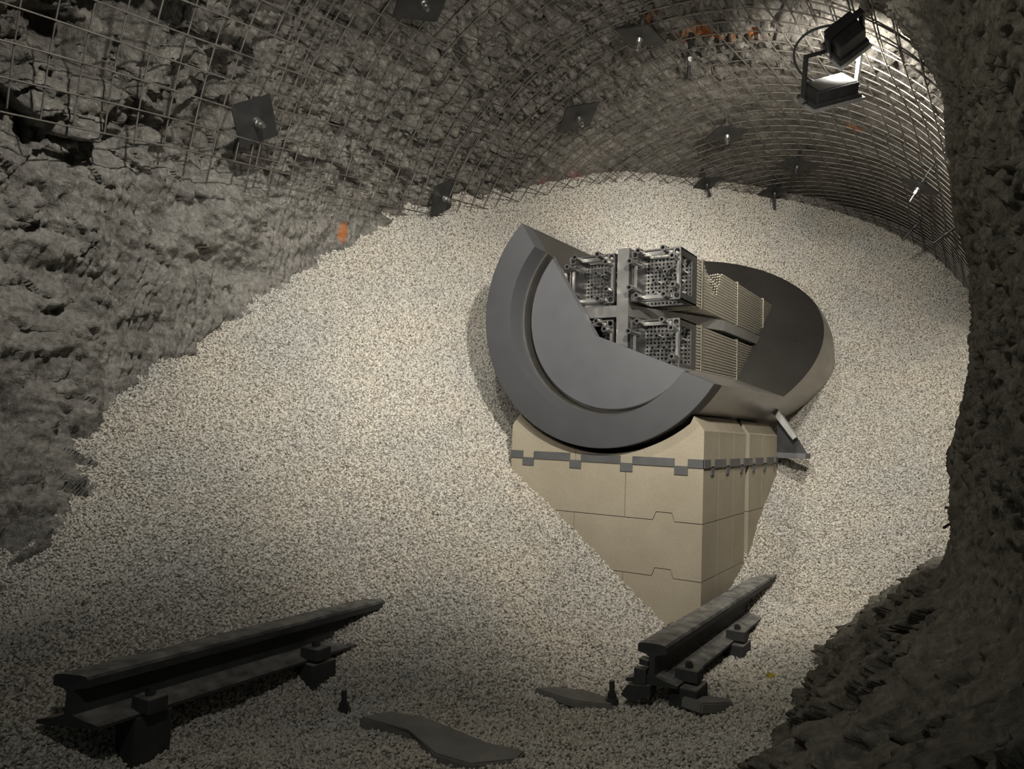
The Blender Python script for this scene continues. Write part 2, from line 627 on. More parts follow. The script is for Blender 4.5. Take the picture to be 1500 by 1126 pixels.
def near_wall():
    zz = np.arange(-0.95, 1.62, 0.0065)
    yy = np.concatenate([np.arange(0.95, 2.3, 0.0065), np.arange(2.3, 3.6, 0.02)])
    A, B = np.meshgrid(zz, yy, indexing='ij')
    z, y = A.ravel(), B.ravel()
    x = np.interp(z, PZ, PX)
    k = 3
    x = (x + np.interp(z - .03, PZ, PX) + np.interp(z + .03, PZ, PX)) / 3
    foot = sst(-z, 0.22, 0.42)
    near = np.maximum(0, 1.98 - y)
    x = x + (0.11 * near + 0.04 * near * near) * (1 - .45 * foot)
    b = np.maximum(0, y - 2.0)
    x = x + sst(z, 0.95, 1.25) * 1.6 * b + (1 - foot) * (0.45 * b * b + 0.1 * b) + foot * 0.22 * np.maximum(0, y - 2.9) ** 2
    P = np.stack([x, y, z], 1)
    pit = np.abs(fbm(P * np.array([40, 30, 45]), 3, 201))
    d = 0.014 * fbm(P * 5, 3, 203) + 0.030 * (0.35 - pit) * (1 - sst(-z, -.1, .35) * .6)
    h, t, e = voro(np.stack([P[:, 0] * 4, (P[:, 1] + P[:, 2] * .55) * 10, P[:, 2] * 4 + P[:, 1]], 1), 211)
    h2, t2, e2 = voro(P * 9, 221)
    sm = foot * (1 - sst(x + 0.45 - 0.0, 0.42, 0.62))
    d = d + sm * (0.030 * h + 0.05 * t + 0.03 * t2 + 0.018 * fbm(P * 18, 3, 230))
    # hairline cracks
    for (y0, a, ph) in ((1.30, .05, 0.), (1.42, .03, 1.3)):
        yc = y0 + a * vnoise(np.stack([z * 5 + ph, z * 0, z * 0], 1), 240) + 0.02 * vnoise(np.stack([z * 21 + ph, z * 0, z * 0], 1), 241)
        d = d - 0.012 * np.exp(-((y - yc) / 0.006) ** 2) * sst(vnoise(np.stack([z * 3 + ph, z * 0, z * 0], 1), 242), -.3, .2)
    x = x - d
    V = np.stack([x, y, z], 1)
    return tag(np_mesh('wall_near', V, grid_faces(len(zz), len(yy))[:, ::-1], M_shot), kind='structure')


near_wall()

# ---------------------------------------------------------------- pellet heap
CP = [(-2.26, 1.01, -.58), (-2.42, 1.26, -.30), (-2.63, 1.67, .19), (-2.66, 2.12, .53), (-2.61, 2.57, .84), (-2.48, 3.04, 1.17),
      (-2.30, 3.72, 1.42), (-1.97, 4.4, 1.69), (-1.57, 5.33, 1.86), (-1.0, 6.2, 1.90), (-.4, 6.6, 1.67), (.0, 6.6, 1.32), (.2, 6.4, .9),
      (-1.6, 2.61, -.16), (-1.4, 2.61, -.30), (-1.15, 2.61, -.50), (-1.02, 2.61, -.60), (-.93, 2.61, -.675), (-.80, 2.61, -.745),
      (-.80, 3.12, -.55), (-.80, 3.42, -.375), (-.80, 3.79, -.175), (-.72, 3.33, -.565), (-.70, 4.7, .42), (-.67, 3.0, -.66),
      (-1.66, 1.86, -.575), (-1.4, 1.2, -.765), (-1.0, 1.4, -.742), (-1.2, 1.45, -.74), (-.87, 1.46, -.742), (-.8, 1.6, -.755), (-.5, 1.7, -.745), (-1.2, 1.7, -.74), (-1.0, 2.1, -.73),
      (-1.5, 1.5, -.755), (-1.52, 1.0, -.78), (-1.66, 1.0, -.77), (-1.6, 1.25, -.765), (-1.6, 1.45, -.75), (-1.67, 1.3, -.74), (-1.80, .9, -.64), (-1.9, 1.0, -.55), (-1.80, 1.3, -.555), (-1.76, 1.55, -.555),
      (-2.2, .7, -.62), (-1.6, .6, -.80), (-1.0, .6, -.80), (-.4, 1.2, -.78), (-1.3, 2.0, -.60), (-1.62, 1.66, -.68), (-1.50, 1.75, -.69),
      (-.45, 2.4, -.72), (-.43, 2.76, -.69), (-.3, 3.4, -.50), (-.2, 4.0, -.10), (0.05, 4.0, -.02), (-.1, 5.0, .55), (.1, 5.0, .6), (-.60, 2.2, -.712), (-.6, 2.55, -.695),
      (0., 2.6, -.60), (-1.2, 3.4, .25), (-1.75, 3.2, .40), (-1.2, 4.7, .95), (-2.0, 2.3, .10), (-2.1, 1.6, -.22)]
CP = np.array(CP)
QX = CP[:, :2]


def tps(r2):
    return np.where(r2 > 1e-9, 0.5 * r2 * np.log(np.maximum(r2, 1e-9)), 0)


_K = tps(((QX[:, None] - QX[None]) ** 2).sum(-1)) + np.eye(len(CP)) * 0.004
_P = np.c_[np.ones(len(CP)), QX]
_A = np.block([[_K, _P], [_P.T, np.zeros((3, 3))]])
_W = np.linalg.solve(_A, np.r_[CP[:, 2], 0, 0, 0])


def ghz(x, y):
    Q = np.stack([x, y], 1)
    out = np.empty(len(Q))
    for i in range(0, len(Q), 20000):
        q = Q[i:i + 20000]
        out[i:i + 20000] = tps(((q[:, None] - QX[None]) ** 2).sum(-1)) @ _W[:len(CP)] + np.c_[np.ones(len(q)), q] @ _W[len(CP):]
    return out


def gh1(x, y):
    return float(ghz(np.array([x]), np.array([y]))[0])


def pellets():
    xs = np.arange(-2.85, 0.36, 0.022)
    ys = np.arange(0.45, 6.95, 0.022)
    A, B = np.meshgrid(xs, ys, indexing='ij')
    x, y = A.ravel(), B.ravel()
    z = ghz(x, y)
    P = np.stack([x, y, z], 1)
    z = z + 0.012 * fbm(P * 4, 3, 301) + 0.008 * fbm(P * 24, 2, 303)
    V = np.stack([x, y, z], 1)
    # scatter weight: thin out with distance, none inside the near wall or outside the tunnel
    dist = np.sqrt(x * x + y * y + z * z)
    rr = np.hypot(x - TX, z - TZ)
    dens = np.clip(1.35 - 0.13 * dist, 0.55, 1.25)
    dens = np.where((rr > 1.56), 0, dens)
    dens = np.where(x > -0.30 + 0.55 * np.maximum(0, y - 2.6), 0, dens)
    dens = np.where((x > TX - .38) & (x < -0.83) & (y > 2.67) & (y < 3.7), 0, dens)
    # only where the frame can see: drop what lies left of or behind the opening
    o = np_mesh('bentonite_pellets', V, grid_faces(len(xs), len(ys)), M_bed, attrs={'dens': dens})
    tag(o, 'heap of pale beige bentonite pellets filling the tunnel around the pedestal', 'gravel', kind='stuff')
    g = bpy.data.node_groups.new('pellet_scatter', 'GeometryNodeTree')
    g.interface.new_socket('Geometry', in_out='INPUT', socket_type='NodeSocketGeometry')
    g.interface.new_socket('Geometry', in_out='OUTPUT', socket_type='NodeSocketGeometry')
    N = g.nodes.new
    L = g.links.new
    gi, go = N('NodeGroupInput'), N('NodeGroupOutput')
    att = N('GeometryNodeInputNamedAttribute')
    att.data_type = 'FLOAT'
    att.inputs['Name'].default_value = 'dens'
    mu = N('ShaderNodeMath')
    mu.operation = 'MULTIPLY'
    mu.inputs[1].default_value = 30000
    L(att.outputs[0], mu.inputs[0])
    di = N('GeometryNodeDistributePointsOnFaces')
    di.distribute_method = 'RANDOM'
    L(gi.outputs[0], di.inputs['Mesh'])
    L(mu.outputs[0], di.inputs['Density'])
    ico = N('GeometryNodeMeshIcoSphere')
    ico.inputs['Radius'].default_value = 1.0
    ico.inputs['Subdivisions'].default_value = 2
    # roughen the pellet
    nz = N('ShaderNodeTexNoise')
    nz.inputs['Scale'].default_value = 1.1
    sb = N('ShaderNodeVectorMath')
    sb.operation = 'SUBTRACT'
    sb.inputs[1].default_value = (.5, .5, .5)
    L(nz.outputs['Color'], sb.inputs[0])
    ms = N('ShaderNodeVectorMath')
    ms.operation = 'SCALE'
    ms.inputs['Scale'].default_value = 1.7
    L(sb.outputs[0], ms.inputs[0])
    sp = N('GeometryNodeSetPosition')
    L(ico.outputs[0], sp.inputs['Geometry'])
    L(ms.outputs[0], sp.inputs['Offset'])
    sm = N('GeometryNodeSetMaterial')
    sm.inputs['Material'].default_value = M_gravel
    L(sp.outputs[0], sm.inputs['Geometry'])
    rot = N('FunctionNodeRandomValue')
    rot.data_type = 'FLOAT_VECTOR'
    rot.inputs['Max'].default_value = (6.28, 6.28, 6.28)
    scl = N('FunctionNodeRandomValue')
    scl.data_type = 'FLOAT_VECTOR'
    scl.inputs['Min'].default_value = (0.0020, 0.0020, 0.0018)
    scl.inputs['Max'].default_value = (0.0064, 0.0054, 0.0048)
    # some lift so that pellets pile at differing heights
    up = N('FunctionNodeRandomValue')
    up.data_type = 'FLOAT_VECTOR'
    up.inputs['Min'].default_value = (0, 0, -0.003)
    up.inputs['Max'].default_value = (0, 0, 0.006)
    up.inputs['Seed'].default_value = 5
    sp2 = N('GeometryNodeSetPosition')
    L(di.outputs['Points'], sp2.inputs['Geometry'])
    L(up.outputs[0], sp2.inputs['Offset'])
    ins = N('GeometryNodeInstanceOnPoints')
    L(sp2.outputs[0], ins.inputs['Points'])
    L(sm.outputs[0], ins.inputs['Instance'])
    L(rot.outputs[0], ins.inputs['Rotation'])
    L(scl.outputs[0], ins.inputs['Scale'])
    jn = N('GeometryNodeJoinGeometry')
    L(gi.outputs[0], jn.inputs[0])
    L(ins.outputs[0], jn.inputs[0])
    L(jn.outputs[0], go.inputs[0])
    md = o.modifiers.new('scatter', 'NODES')
    md.node_group = g
    return o


pellets()

# ---------------------------------------------------------------- wire mesh sheets


def mesh_sheet(label, y0, y1, s0, s1, k, rad, seed):
    """welded mesh: s measured along the arc from the right springline; the sheet hangs turned by slope k"""
    rng = random.Random(seed)
    lines = []
    sm = 3.9

    def pt(y, s, dr):
        th = s / TR
        P = np.stack([y, s, s * 0], 1) if isinstance(y, np.ndarray) else None
        sag = 0.014 * vnoise(np.stack([y * 1.6, s * 1.6, s * 0 + seed], 1), 400 + seed)
        r = rad + dr + sag
        return np.stack([TX + r * np.cos(th), y, TZ + r * np.sin(th)], 1)
    L = y1 - y0
    n = int(round(L / .1))
    for i in range(n + 1):
        j0 = rng.uniform(-.02, .02)
        a = np.linspace(s0, s1, int((s1 - s0) / .05) + 2)
        y = y0 + i * .1 + k * (a - sm) * 1.0 + 0.004 * np.sin(a * 3 + i)
        s = a - k * (i * .1) + j0
        lines.append(pt(y, s, 0.0))
    m = int(round((s1 - s0) / .1))
    for j in range(m + 1):
        b = np.linspace(-.02 - rng.uniform(0, .03), L + .02 + rng.uniform(0, .03), int(L / .05) + 2)
        a = s1 - j * .1
        y = y0 + b + k * (a - sm)
        s = a - k * b + 0.004 * np.sin(b * 5 + j)
        lines.append(pt(y, s, -0.006))
    o = wires_mesh('welded_wire_mesh', lines, 0.0031, M_wire)
    return tag(o, label, 'wire mesh', 'welded wire mesh sheets on the tunnel roof')


mesh_sheet('welded wire mesh sheet nearest the viewer, over the dark broken rock on the upper left', 0.74, 2.04, 1.4, 3.985, .14, 1.392, 1)
mesh_sheet('welded wire mesh sheet between the two leftmost square plates, lower edge above the clay wall', 1.94, 3.14, 1.0, 3.88, .15, 1.402, 2)
mesh_sheet('welded wire mesh sheet overhead in the middle, crossing above the floodlights', 3.04, 4.34, -0.2, 3.80, .10, 1.392, 3)
mesh_sheet('welded wire mesh sheet on the smooth roof behind the floodlights', 4.26, 5.56, -0.2, 3.2, .03, 1.402, 4)
mesh_sheet('farthest welded wire mesh sheet, bending down to the gravel crest', 5.48, 6.7, -0.3, 2.9, .0, 1.392, 5)
mesh_sheet('welded wire mesh sheet over the top edge on the right, beside the near concrete wall', 2.12, 3.12, 0.0, 1.5, .02, 1.395, 6)

# ---------------------------------------------------------------- rock bolts


def rock_bolt(p, label, size=0.17, spin=0.0, tilt=(0, 0), plate=True, length=0.06, dark=False):
    p = Vector(p)
    th = math.atan2(p.z - TZ, p.x - TX)
    out = Vector((math.cos(th), 0, math.sin(th)))
    base = Vector((TX, p.y, TZ)) + out * 1.375
    q = (-out).to_track_quat('Z', 'Y')
    e = q.to_matrix() @ Euler((R_(tilt[0]), R_(tilt[1]), R_(spin))).to_matrix()
    t = root('rock_bolt', label, 'rock bolt', base, e.to_euler(), 'rock bolts holding the wire mesh')
    if plate:
        b = bmesh.new()
        h = size / 2
        # slightly dished square plate
        n = 8
        vs = [[b.verts.new((-h + size * i / n, -h + size * j / n, 0.012 * math.exp(-((i - n / 2) ** 2 + (j - n / 2) ** 2) / 5.0))) for j in range(n + 1)] for i in range(n + 1)]
        fs = [b.faces.new((vs[i][j], vs[i + 1][j], vs[i + 1][j + 1], vs[i][j + 1])) for i in range(n) for j in range(n)]
        ret = bmesh.ops.extrude_face_region(b, geom=fs)
        for v in ret['geom']:
            if isinstance(v, bmesh.types.BMVert):
                v.co.z -= 0.006
        obj('bearing_plate', b, M_plate, t, 30)
    b = bmesh.new()
    cyl(b, (0, 0, 0.008), (0, 0, 0.026), 0.020, 20, 0.016)
    mb = M_plate if dark else M_bolt
    obj('washer', b, mb, t, 30)
    b = bmesh.new()
    cyl(b, (0, 0, 0.024), (0, 0, 0.044), 0.0145, 6)
    obj('nut', b, mb, t)
    b = bmesh.new()
    cyl(b, (0, 0, -0.12), (0, 0, length), 0.009, 12)
    obj('threaded_rod', b, M_bolt if plate and not dark else M_plate, t, 30)
    return t


rock_bolt((-2.379, 1.866, 1.177), 'rock bolt with square dark plate at upper left, orange stains just above it', .17, 38)
rock_bolt((-2.355, 3.054, 1.217), 'rock bolt with dark plate tipped on edge, standing at the left gravel crest', .17, 30, (0, 12))
rock_bolt((-1.799, 3.496, 1.712), 'rock bolt with dark diamond plate in the middle of the mesh, above the canister tip', .19, 45, (0, 0))
rock_bolt((-1.30, 3.114, 1.846), 'rock bolt with grey square plate at the top, rusty rock band to its right', .19, 5, (14, 0))
rock_bolt((-1.25, 4.398, 1.849), 'rock bolt with flat diamond plate on the smooth roof left of the floodlights', .19, 45)
rock_bolt((-0.967, 5.053, 1.83), 'rock bolt with flat diamond plate below the lower floodlight, in shade', .20, 45, dark=True)
rock_bolt((-0.243, 4.668, 1.46), 'rock bolt with plate on the bright right side, orange paint just above it', .18, 45, (10, -10), True, .09)
rock_bolt((-1.157, 3.40, 1.849), 'bare rock bolt end hanging right of the grey top plate', .1, 0, (0, 0), False, .11)
rock_bolt((-1.577, 5.061, 1.80), 'dark rock bolt at the gravel crest, left of the middle of the far arch', .16, 45, (0, 0), True, .10, True)
rock_bolt((-1.229, 5.60, 1.85), 'dark rock bolt hanging at the gravel crest below the flat shaded plate', .18, 45, (0, 0), True, .13, True)
rock_bolt((-0.311, 5.70, 1.52), 'bare rock bolt end low on the right at the gravel edge', .1, 0, (0, 0), False, .13, True)
rock_bolt((-0.11, 5.15, 1.31), 'rock bolt end farthest right, beside the near concrete wall', .1, 0, (0, 0), False, .10, True)
rock_bolt((-1.837, 2.194, 1.693), 'rock bolt with dark plate cut by the top edge of the picture', .20, 30)

# ---------------------------------------------------------------- floodlights
def floodlight(label, loc, aim, w, d, h, power, roll=0, ang=120, arms=None):
    q = (Vector(aim) - Vector(loc)).to_track_quat('-Z', 'Y')
    rot = (q.to_matrix() @ Euler((0, 0, R_(roll))).to_matrix()).to_euler()
    t = root('floodlight', label, 'floodlight', loc, rot, 'floodlights under the tunnel roof')
    b = bmesh.new()
    bx(b, -w * .40, w * .40, -d * .40, d * .40, 0.0, h, None, 0.004)
    bx(b, -w * .46, w * .46, -d * .46, d * .46, -h * .35, 0.002, None, 0.003)
    bx(b, -w * .36, w * .36, -d * .36, d * .36, h, h * 1.08, None, 0.002)
    obj('housing', b, M_black, t)
    b = bmesh.new()
    for (x0, x1, y0, y1) in ((-w / 2, w / 2, -d / 2, -d * .43), (-w / 2, w / 2, d * .43, d / 2), (-w / 2, -w * .44, -d * .43, d * .43), (w * .44, w / 2, -d * .43, d * .43)):
        bx(b, x0, x1, y0, y1, -h * .55, -h * .30)
    bz_ = obj('bezel', b, M_alu, t)
    tm = NT('lamp_glass_lit')
    em = tm.n('ShaderNodeEmission', _Color=(1, .92, .78, 1), _Strength=6.0)
    tm.l(em.outputs[0], tm.t.nodes['Material Output'].inputs['Surface'])
    b = bmesh.new()
    bx(b, -w * .44, w * .44, -d * .43, d * .43, -h * .42, -h * .36)
    obj('lamp_glass', b, tm.m, bz_)
    b = bmesh.new()
    for s in (-1, 1):
        bx(b, s * w * .52 - .004, s * w * .52 + .004, -.012, .012, -.01, arms)
    bx(b, -w * .53, w * .53, -.012, .012, arms - .006, arms)
    yb_ = obj('yoke_bracket', b, M_black, t)
    for s in (-1, 1):
        b = bmesh.new()
        cyl(b, (s * w * .50, 0, 0.004), (s * w * .57, 0, 0.004), .013, 8)
        obj('yoke_bolt', b, M_bolt, yb_)
    L = spot('floodlight_beam', Vector(loc) + q @ Vector((0, 0, -h * .8)), aim, power, WARM, ang, .8, .05)
    L.parent = t
    L.matrix_parent_inverse = Matrix()
    L.location = (0, 0, -h * .8)
    L.rotation_euler = (0, 0, 0)
    return t


floodlight('lower black floodlight with pale rim, seen from behind, hanging over the gravel', (-0.459, 2.998, 1.352), (-0.65, 3.70, 0.65), .21, .15, .045, 75, 25, 150, .17)
floodlight('upper black floodlight box with a bolt on its side, close under the roof', (-0.385, 2.86, 1.475), (-0.50, 4.1, 1.42), .13, .12, .085, 110, 35, 140, .12)
lines = []
t_ = np.linspace(0, 1, 24)[:, None]
p0, p1, p2, p3 = [np.array(v) for v in ((-.43, 2.82, 1.53), (-.60, 2.82, 1.55), (-.60, 2.90, 1.42), (-.50, 2.98, 1.40))]
cab = (1 - t_) ** 3 * p0 + 3 * (1 - t_) ** 2 * t_ * p1 + 3 * (1 - t_) * t_ ** 2 * p2 + t_ ** 3 * p3
tag(wires_mesh('power_cable', [cab], .005, M_black, None, 8), 'black power cable looping between the two floodlights', 'cable')

# ---------------------------------------------------------------- canister
CT = root('waste_canister', 'cut-open grey steel waste canister lying on the beige block pedestal', 'canister', (-1.2, 2.56, 0.476), (R_(1.2), 0, 0))


def bool_cut(bm_list_target, cutters, op='DIFFERENCE'):
    """target bmesh minus cutter bmeshes -> new bmesh"""
    me = bpy.data.meshes.new('tmp')
    bmesh.ops.recalc_face_normals(bm_list_target, faces=bm_list_target.faces)
    bm_list_target.to_mesh(me)
    o = bpy.data.objects.new('tmp', me)
    SC.collection.objects.link(o)
    tmp = []
    for c in cutters:
        mc = bpy.data.meshes.new('tmpc')
        bmesh.ops.recalc_face_normals(c, faces=c.faces)
        c.to_mesh(mc)
        oc = bpy.data.objects.new('tmpc', mc)
        SC.collection.objects.link(oc)
        md = o.modifiers.new('b', 'BOOLEAN')
        md.operation = op
        md.object = oc
        md.solver = 'EXACT'
        tmp.append(oc)
    dg = bpy.context.evaluated_depsgraph_get()
    dg.update()
    ev = o.evaluated_get(dg)
    out = bmesh.new()
    out.from_mesh(ev.to_mesh())
    ev.to_mesh_clear()
    for x in tmp + [o]:
        bpy.data.objects.remove(x)
    return out


def halfspace_poly(planes, big=3.0):
    """convex solid: big box clipped; planes: (n, d) keep n.p <= d"""
    b = bmesh.new()
    bx(b, -big, big, -big, big, -big, big)
    for nvec, d in planes:
        n_ = Vector(nvec)
        L = n_.length
        n_ = n_ / L
        d = d / L
        r = bmesh.ops.bisect_plane(b, geom=b.verts[:] + b.edges[:] + b.faces[:], dist=1e-6, plane_co=n_ * d, plane_no=n_, clear_outer=True)
        es = [e for e in b.edges if e.is_boundary]
        if es:
            bmesh.ops.contextual_create(b, geom=es)
    return b


VX0, VZ0 = -0.075, -0.080      # corner line of the cut
A_d = (-.288, .465)
B_d = (.54, -.21)


def wedge():
    nA = (-A_d[1], 0, -A_d[0])     # points away from the removed side
    if nA[0] * 0.5 + nA[2] * 0.5 > 0:
        nA = (A_d[1], 0, A_d[0])
        nA = (-nA[0], 0, -nA[2])
    # removed side contains (0.3, 0.4)
    def side(nv, px, pz):
        return nv[0] * px + nv[2] * pz
    pls = []
    for dvec in (A_d, B_d):
        nv = (-dvec[1], 0, dvec[0])
        d = side(nv, VX0, VZ0)
        if side(nv, .3, .4) > d:
            nv = (-nv[0], 0, -nv[2])
            d = -d
        pls.append((nv, d))
    pls.append(((-1.0, 1, -1.60), 1.14))
    pls.append(((-1.45, 1, -1.22), 1.12))
    pls.append(((0, -1, 0), 0.5))
    return halfspace_poly(pls)


bm = bmesh.new()
revolve(bm, [(0, .16), (.392, .16), (.392, .092), (.523, .092), (.525, .095), (.525, 2.135), (.520, 2.14), (0, 2.14)], 160)
chan = bmesh.new()
bx(chan, -.25, .22, .05, 1.2, -.222, .26)
b2 = bool_cut(bm, [wedge(), chan])
b2.faces.ensure_lookup_table()
CN = [Vector((-1.0, 1, -1.60)).normalized(), Vector((-1.45, 1, -1.22)).normalized()]
for f in b2.faces:
    f.normal_update()
    if any(abs(f.normal.dot(c)) > .9995 for c in CN):
        f.material_index = 1
cb = obj('canister_body', b2, M_body, CT, 25)
cb.data.materials.append(M_cut)
bm = bmesh.new()
revolve(bm, [(.405, 0), (.523, 0), (.525, .002), (.525, .089), (.523, .0915), (.398, .0915)], 160)
obj('lid_ring', bool_cut(bm, [wedge()]), M_lid, CT, 25)
bm = bmesh.new()
revolve(bm, [(0, .120), (.372, .120), (.376, .124), (.376, .1595), (0, .1595)], 160)
obj('lid_disc', bool_cut(bm, [wedge()]), M_disc, CT, 25)

# supporting cross between the assemblies, lies inside the canister
YF = 0.212
bm = bmesh.new()
bx(bm, -.025, .025, YF, 1.9, -.215, .285)
bx(bm, -.25, -.0251, YF, 1.2, 0.005, .052)
prism(bm, [(.0251, YF + .004), (.25, .80), (.25, 2.0), (.0251, 2.0)], 0.005, .052, 'z')
cr = obj('support_cross', bm, M_cross)
tag(cr, 'bright steel cross-shaped divider standing between the four fuel assemblies', 'divider')
cr.location = CT.location
cr.rotation_euler = CT.rotation_euler

# ---------------------------------------------------------------- fuel assemblies
ASZ = 0.206
NR = 16
PIT = ASZ / NR


def holes_plate(bm, x0, z0, nx, nz, pitch, rad, y0, y1, skip=()):
    n = 8
    for i in range(nx):
        for j in range(nz):
            cx, cz = x0 + (i + .5) * pitch, z0 + (j + .5) * pitch
            loops = []
            for y in (y0, y1):
                sq, ci = [], []
                for k in range(n):
                    a = math.pi / 4 * k
                    c, s = math.cos(a), math.sin(a)
                    m = max(abs(c), abs(s))
                    sq.append(bm.verts.new((cx + c / m * pitch / 2, y, cz + s / m * pitch / 2)))
                    ci.append(bm.verts.new((cx + c * rad, y, cz + s * rad)))
                for k in range(n):
                    bm.faces.new((sq[k], sq[(k + 1) % n], ci[(k + 1) % n], ci[k]))
                loops.append(ci)
            for k in range(n):
                bm.faces.new((loops[0][k], loops[0][(k + 1) % n], loops[1][(k + 1) % n], loops[1][k]))


def assembly(label, x0, z0, rods='full', detail=True, notch=False):
    """x0,z0: lower-left corner in canister frame; front at YF"""
    t = root('fuel_assembly', label, 'fuel assembly', group='fuel assemblies inside the canister')
    # place in world from canister frame
    mw = Matrix.Translation(CT.location) @ CT.rotation_euler.to_matrix().to_4x4() @ Matrix.Translation((x0, YF, z0))
    t.matrix_world = mw
    S = ASZ
    w = .030
    D = .20
    b = bmesh.new()
    # corner posts, front and back frames -> open box
    cs = ((0, 0), (S - w, 0), (0, S - w), (S - w, S - w))
    th = .006
    for (cx, cz) in cs:
        xo = 0 if cx == 0 else S - th
        zo = 0 if cz == 0 else S - th
        bx(b, xo, xo + th, 0, D, cz, cz + w)
        bx(b, cx, cx + w, 0, D, zo, zo + th)
    for y0_, y1_ in ((0, .014), (D - .06, D)):
        bx(b, w, S - w, y0_, y1_, 0, th)
        bx(b, w, S - w, y0_, y1_, S - th, S)
        bx(b, 0, th, y0_, y1_, w, S - w)
        bx(b, S - th, S, y0_, y1_, w, S - w)
    nf = obj('nozzle_frame', b, M_noz, t)
    b = bmesh.new()
    bx(b, .0005, .0055, .02, D - .06, w, S - w)
    obj('shaded_side_panel', b, M_plate, nf)  # side wall coloured dark to put shade inside the nozzle
    # corner pads with a big hole
    for (cx, cz) in cs:
        b = bmesh.new()
        holes_plate(b, cx, cz, 1, 1, w, w * .36, -.003, .012)
        obj('corner_pad', b, M_tube, nf)
    # leaf springs along the front edges
    b = bmesh.new()
    for zz in (.010, S - .024):
        bx(b, w + .006, S - w - .006, .004, .012, zz, zz + .014)
    for xx in (.010, S - .018):
        bx(b, xx, xx + .010, .004, .012, w + .006, S - w - .006)
    obj('hold_down_spring', b, M_cross, nf)
    # guide tubes standing proud of the nozzle
    for (px, pz) in ((.013, .050), (.043, .016), (.013, S - .050), (.048, S - .012), (S - .013, .050), (S - .050, .014), (S - .018, S - .044), (S - .055, S - .010)):
        b = bmesh.new()
        tube(b, (px, -.055, pz), (px, .05, pz), .0122, .0068)
        obj('guide_tube', b, M_tube, nf, 40)
    b = bmesh.new()
    holes_plate(b, 0.004, .004, 12, 12, (S - .008) / 12, .0052, D - .045, D - .037)
    ap = obj('adapter_plate', b, M_tube, t)
    for (i, j) in ((3, 3), (6, 2), (9, 3), (3, 6), (6, 6), (9, 6), (10, 8), (4, 9), (7, 9), (9, 10), (6, 8), (8, 4)):
        b = bmesh.new()
        px, pz = .004 + (i) * (S - .008) / 12, .004 + (j) * (S - .008) / 12
        tube(b, (px, D - .095, pz), (px, D - .04, pz), .0100, .0060, 12)
        obj('thimble_tube', b, M_tube, ap, 40)
    # rods
    if rods == 'none':
        return t
    ya, yb = D + .012, 1.80
    rr = PIT * .385

    def rod(bm_, i, j, y0_, y1_, n=8):
        x = S - (i + .5) * PIT
        z = S - (j + .5) * PIT
        cyl(bm_, (x, y0_ + .006, z), (x, y1_, z), rr, n, rr)
        cyl(bm_, (x, y0_, z), (x, y0_ + .006, z), rr * .5, n, rr)
    rest = bmesh.new()
    for i in range(NR):
        for j in range(NR):
            segs = [(ya, yb)]
            if notch:
                a = .30 + .0180 * j + .0 * i
                e = .575 - .0100 * j - .006 * ((i * 7 + j * 3) % 4)
                if j == 0:
                    a = .30
                if a < e - .02 and i < 7:
                    segs = [(ya, a), (e, yb)]
            vis = i == 0 or (notch and j < 11 and i < 6)
            bb = bmesh.new() if vis else rest
            for s_ in segs:
                rod(bb, i, j, *s_)
            if vis:
                obj('fuel_rod', bb, M_rod, t, 40)
    o = obj('fuel_rod', rest, M_rod, t, 40)
    o['kind'] = 'stuff'
    for (yg, wd) in ((.262, .024), (.825, .016), (1.35, .016)):
        b = bmesh.new()
        m = .003
        for (x_0, x_1, z_0, z_1) in ((-m, S + m, -m, 0), (-m, S + m, S, S + m), (-m, 0, 0, S), (S, S + m, 0, S)):
            bx(b, x_0, x_1, yg, yg + wd, z_0, z_1)
        obj('spacer_grid', b, M_grid, t)
    return t


assembly('fuel assembly at upper right, its rod bundle cut open by a notch', .037, .062, 'full', True, True)
assembly('fuel assembly at lower right, under the upper one, rods uncut', .037, -.218, 'full')
assembly('fuel assembly at upper left of the divider cross', -.037 - ASZ, .062, 'none')
assembly('fuel assembly at lower left, mostly hidden behind the grey disc', -.037 - ASZ, -.212, 'none')

# ---------------------------------------------------------------- pedestal of blocks
FX0, FX1 = -1.603, -0.803
JZ = [-.300, -.502, -.705, -.905]         # lower joints
TOPZ, LOWZ = -.072, -.101                 # crenellated band
slices = [(2.61, 2.800), (2.803, 3.004), (3.007, 3.190), (3.250, 3.484), (3.487, 3.79)]
words = ['front', 'second', 'third', 'fourth', 'rearmost']
G = .0014


def key(x, z, up=True):
    """trapezoid key along a joint, in px order left to right"""
    return [(x, z), (x + .012, z + .030), (x + .073, z + .030), (x + .084, z)]


def block(name, poly, y0, y1, label, cat='block'):
    b = bmesh.new()
    prism(b, poly, y0, y1, 'y')
    o = obj(name, b, M_stone)
    return tag(o, label, cat, 'beige blocks of the pedestal')


CR = .545


def saddle_poly(xa, xb):
    pts = [(xa, -.0995)]
    pts.append((xb, -.0995))
    def top(x):
        if x <= -1.56:
            return .030 + (x - FX0) / (.043) * .060
        if x >= -.846:
            return .030 + (FX1 - x) / (.043) * .060
        return min(.090, .476 - math.sqrt(max(0, CR ** 2 - (x + 1.2) ** 2)))
    n = 40
    for i in range(n + 1):
        x = xb + (xa - xb) * i / n
        pts.append((x, top(x)))
    return pts


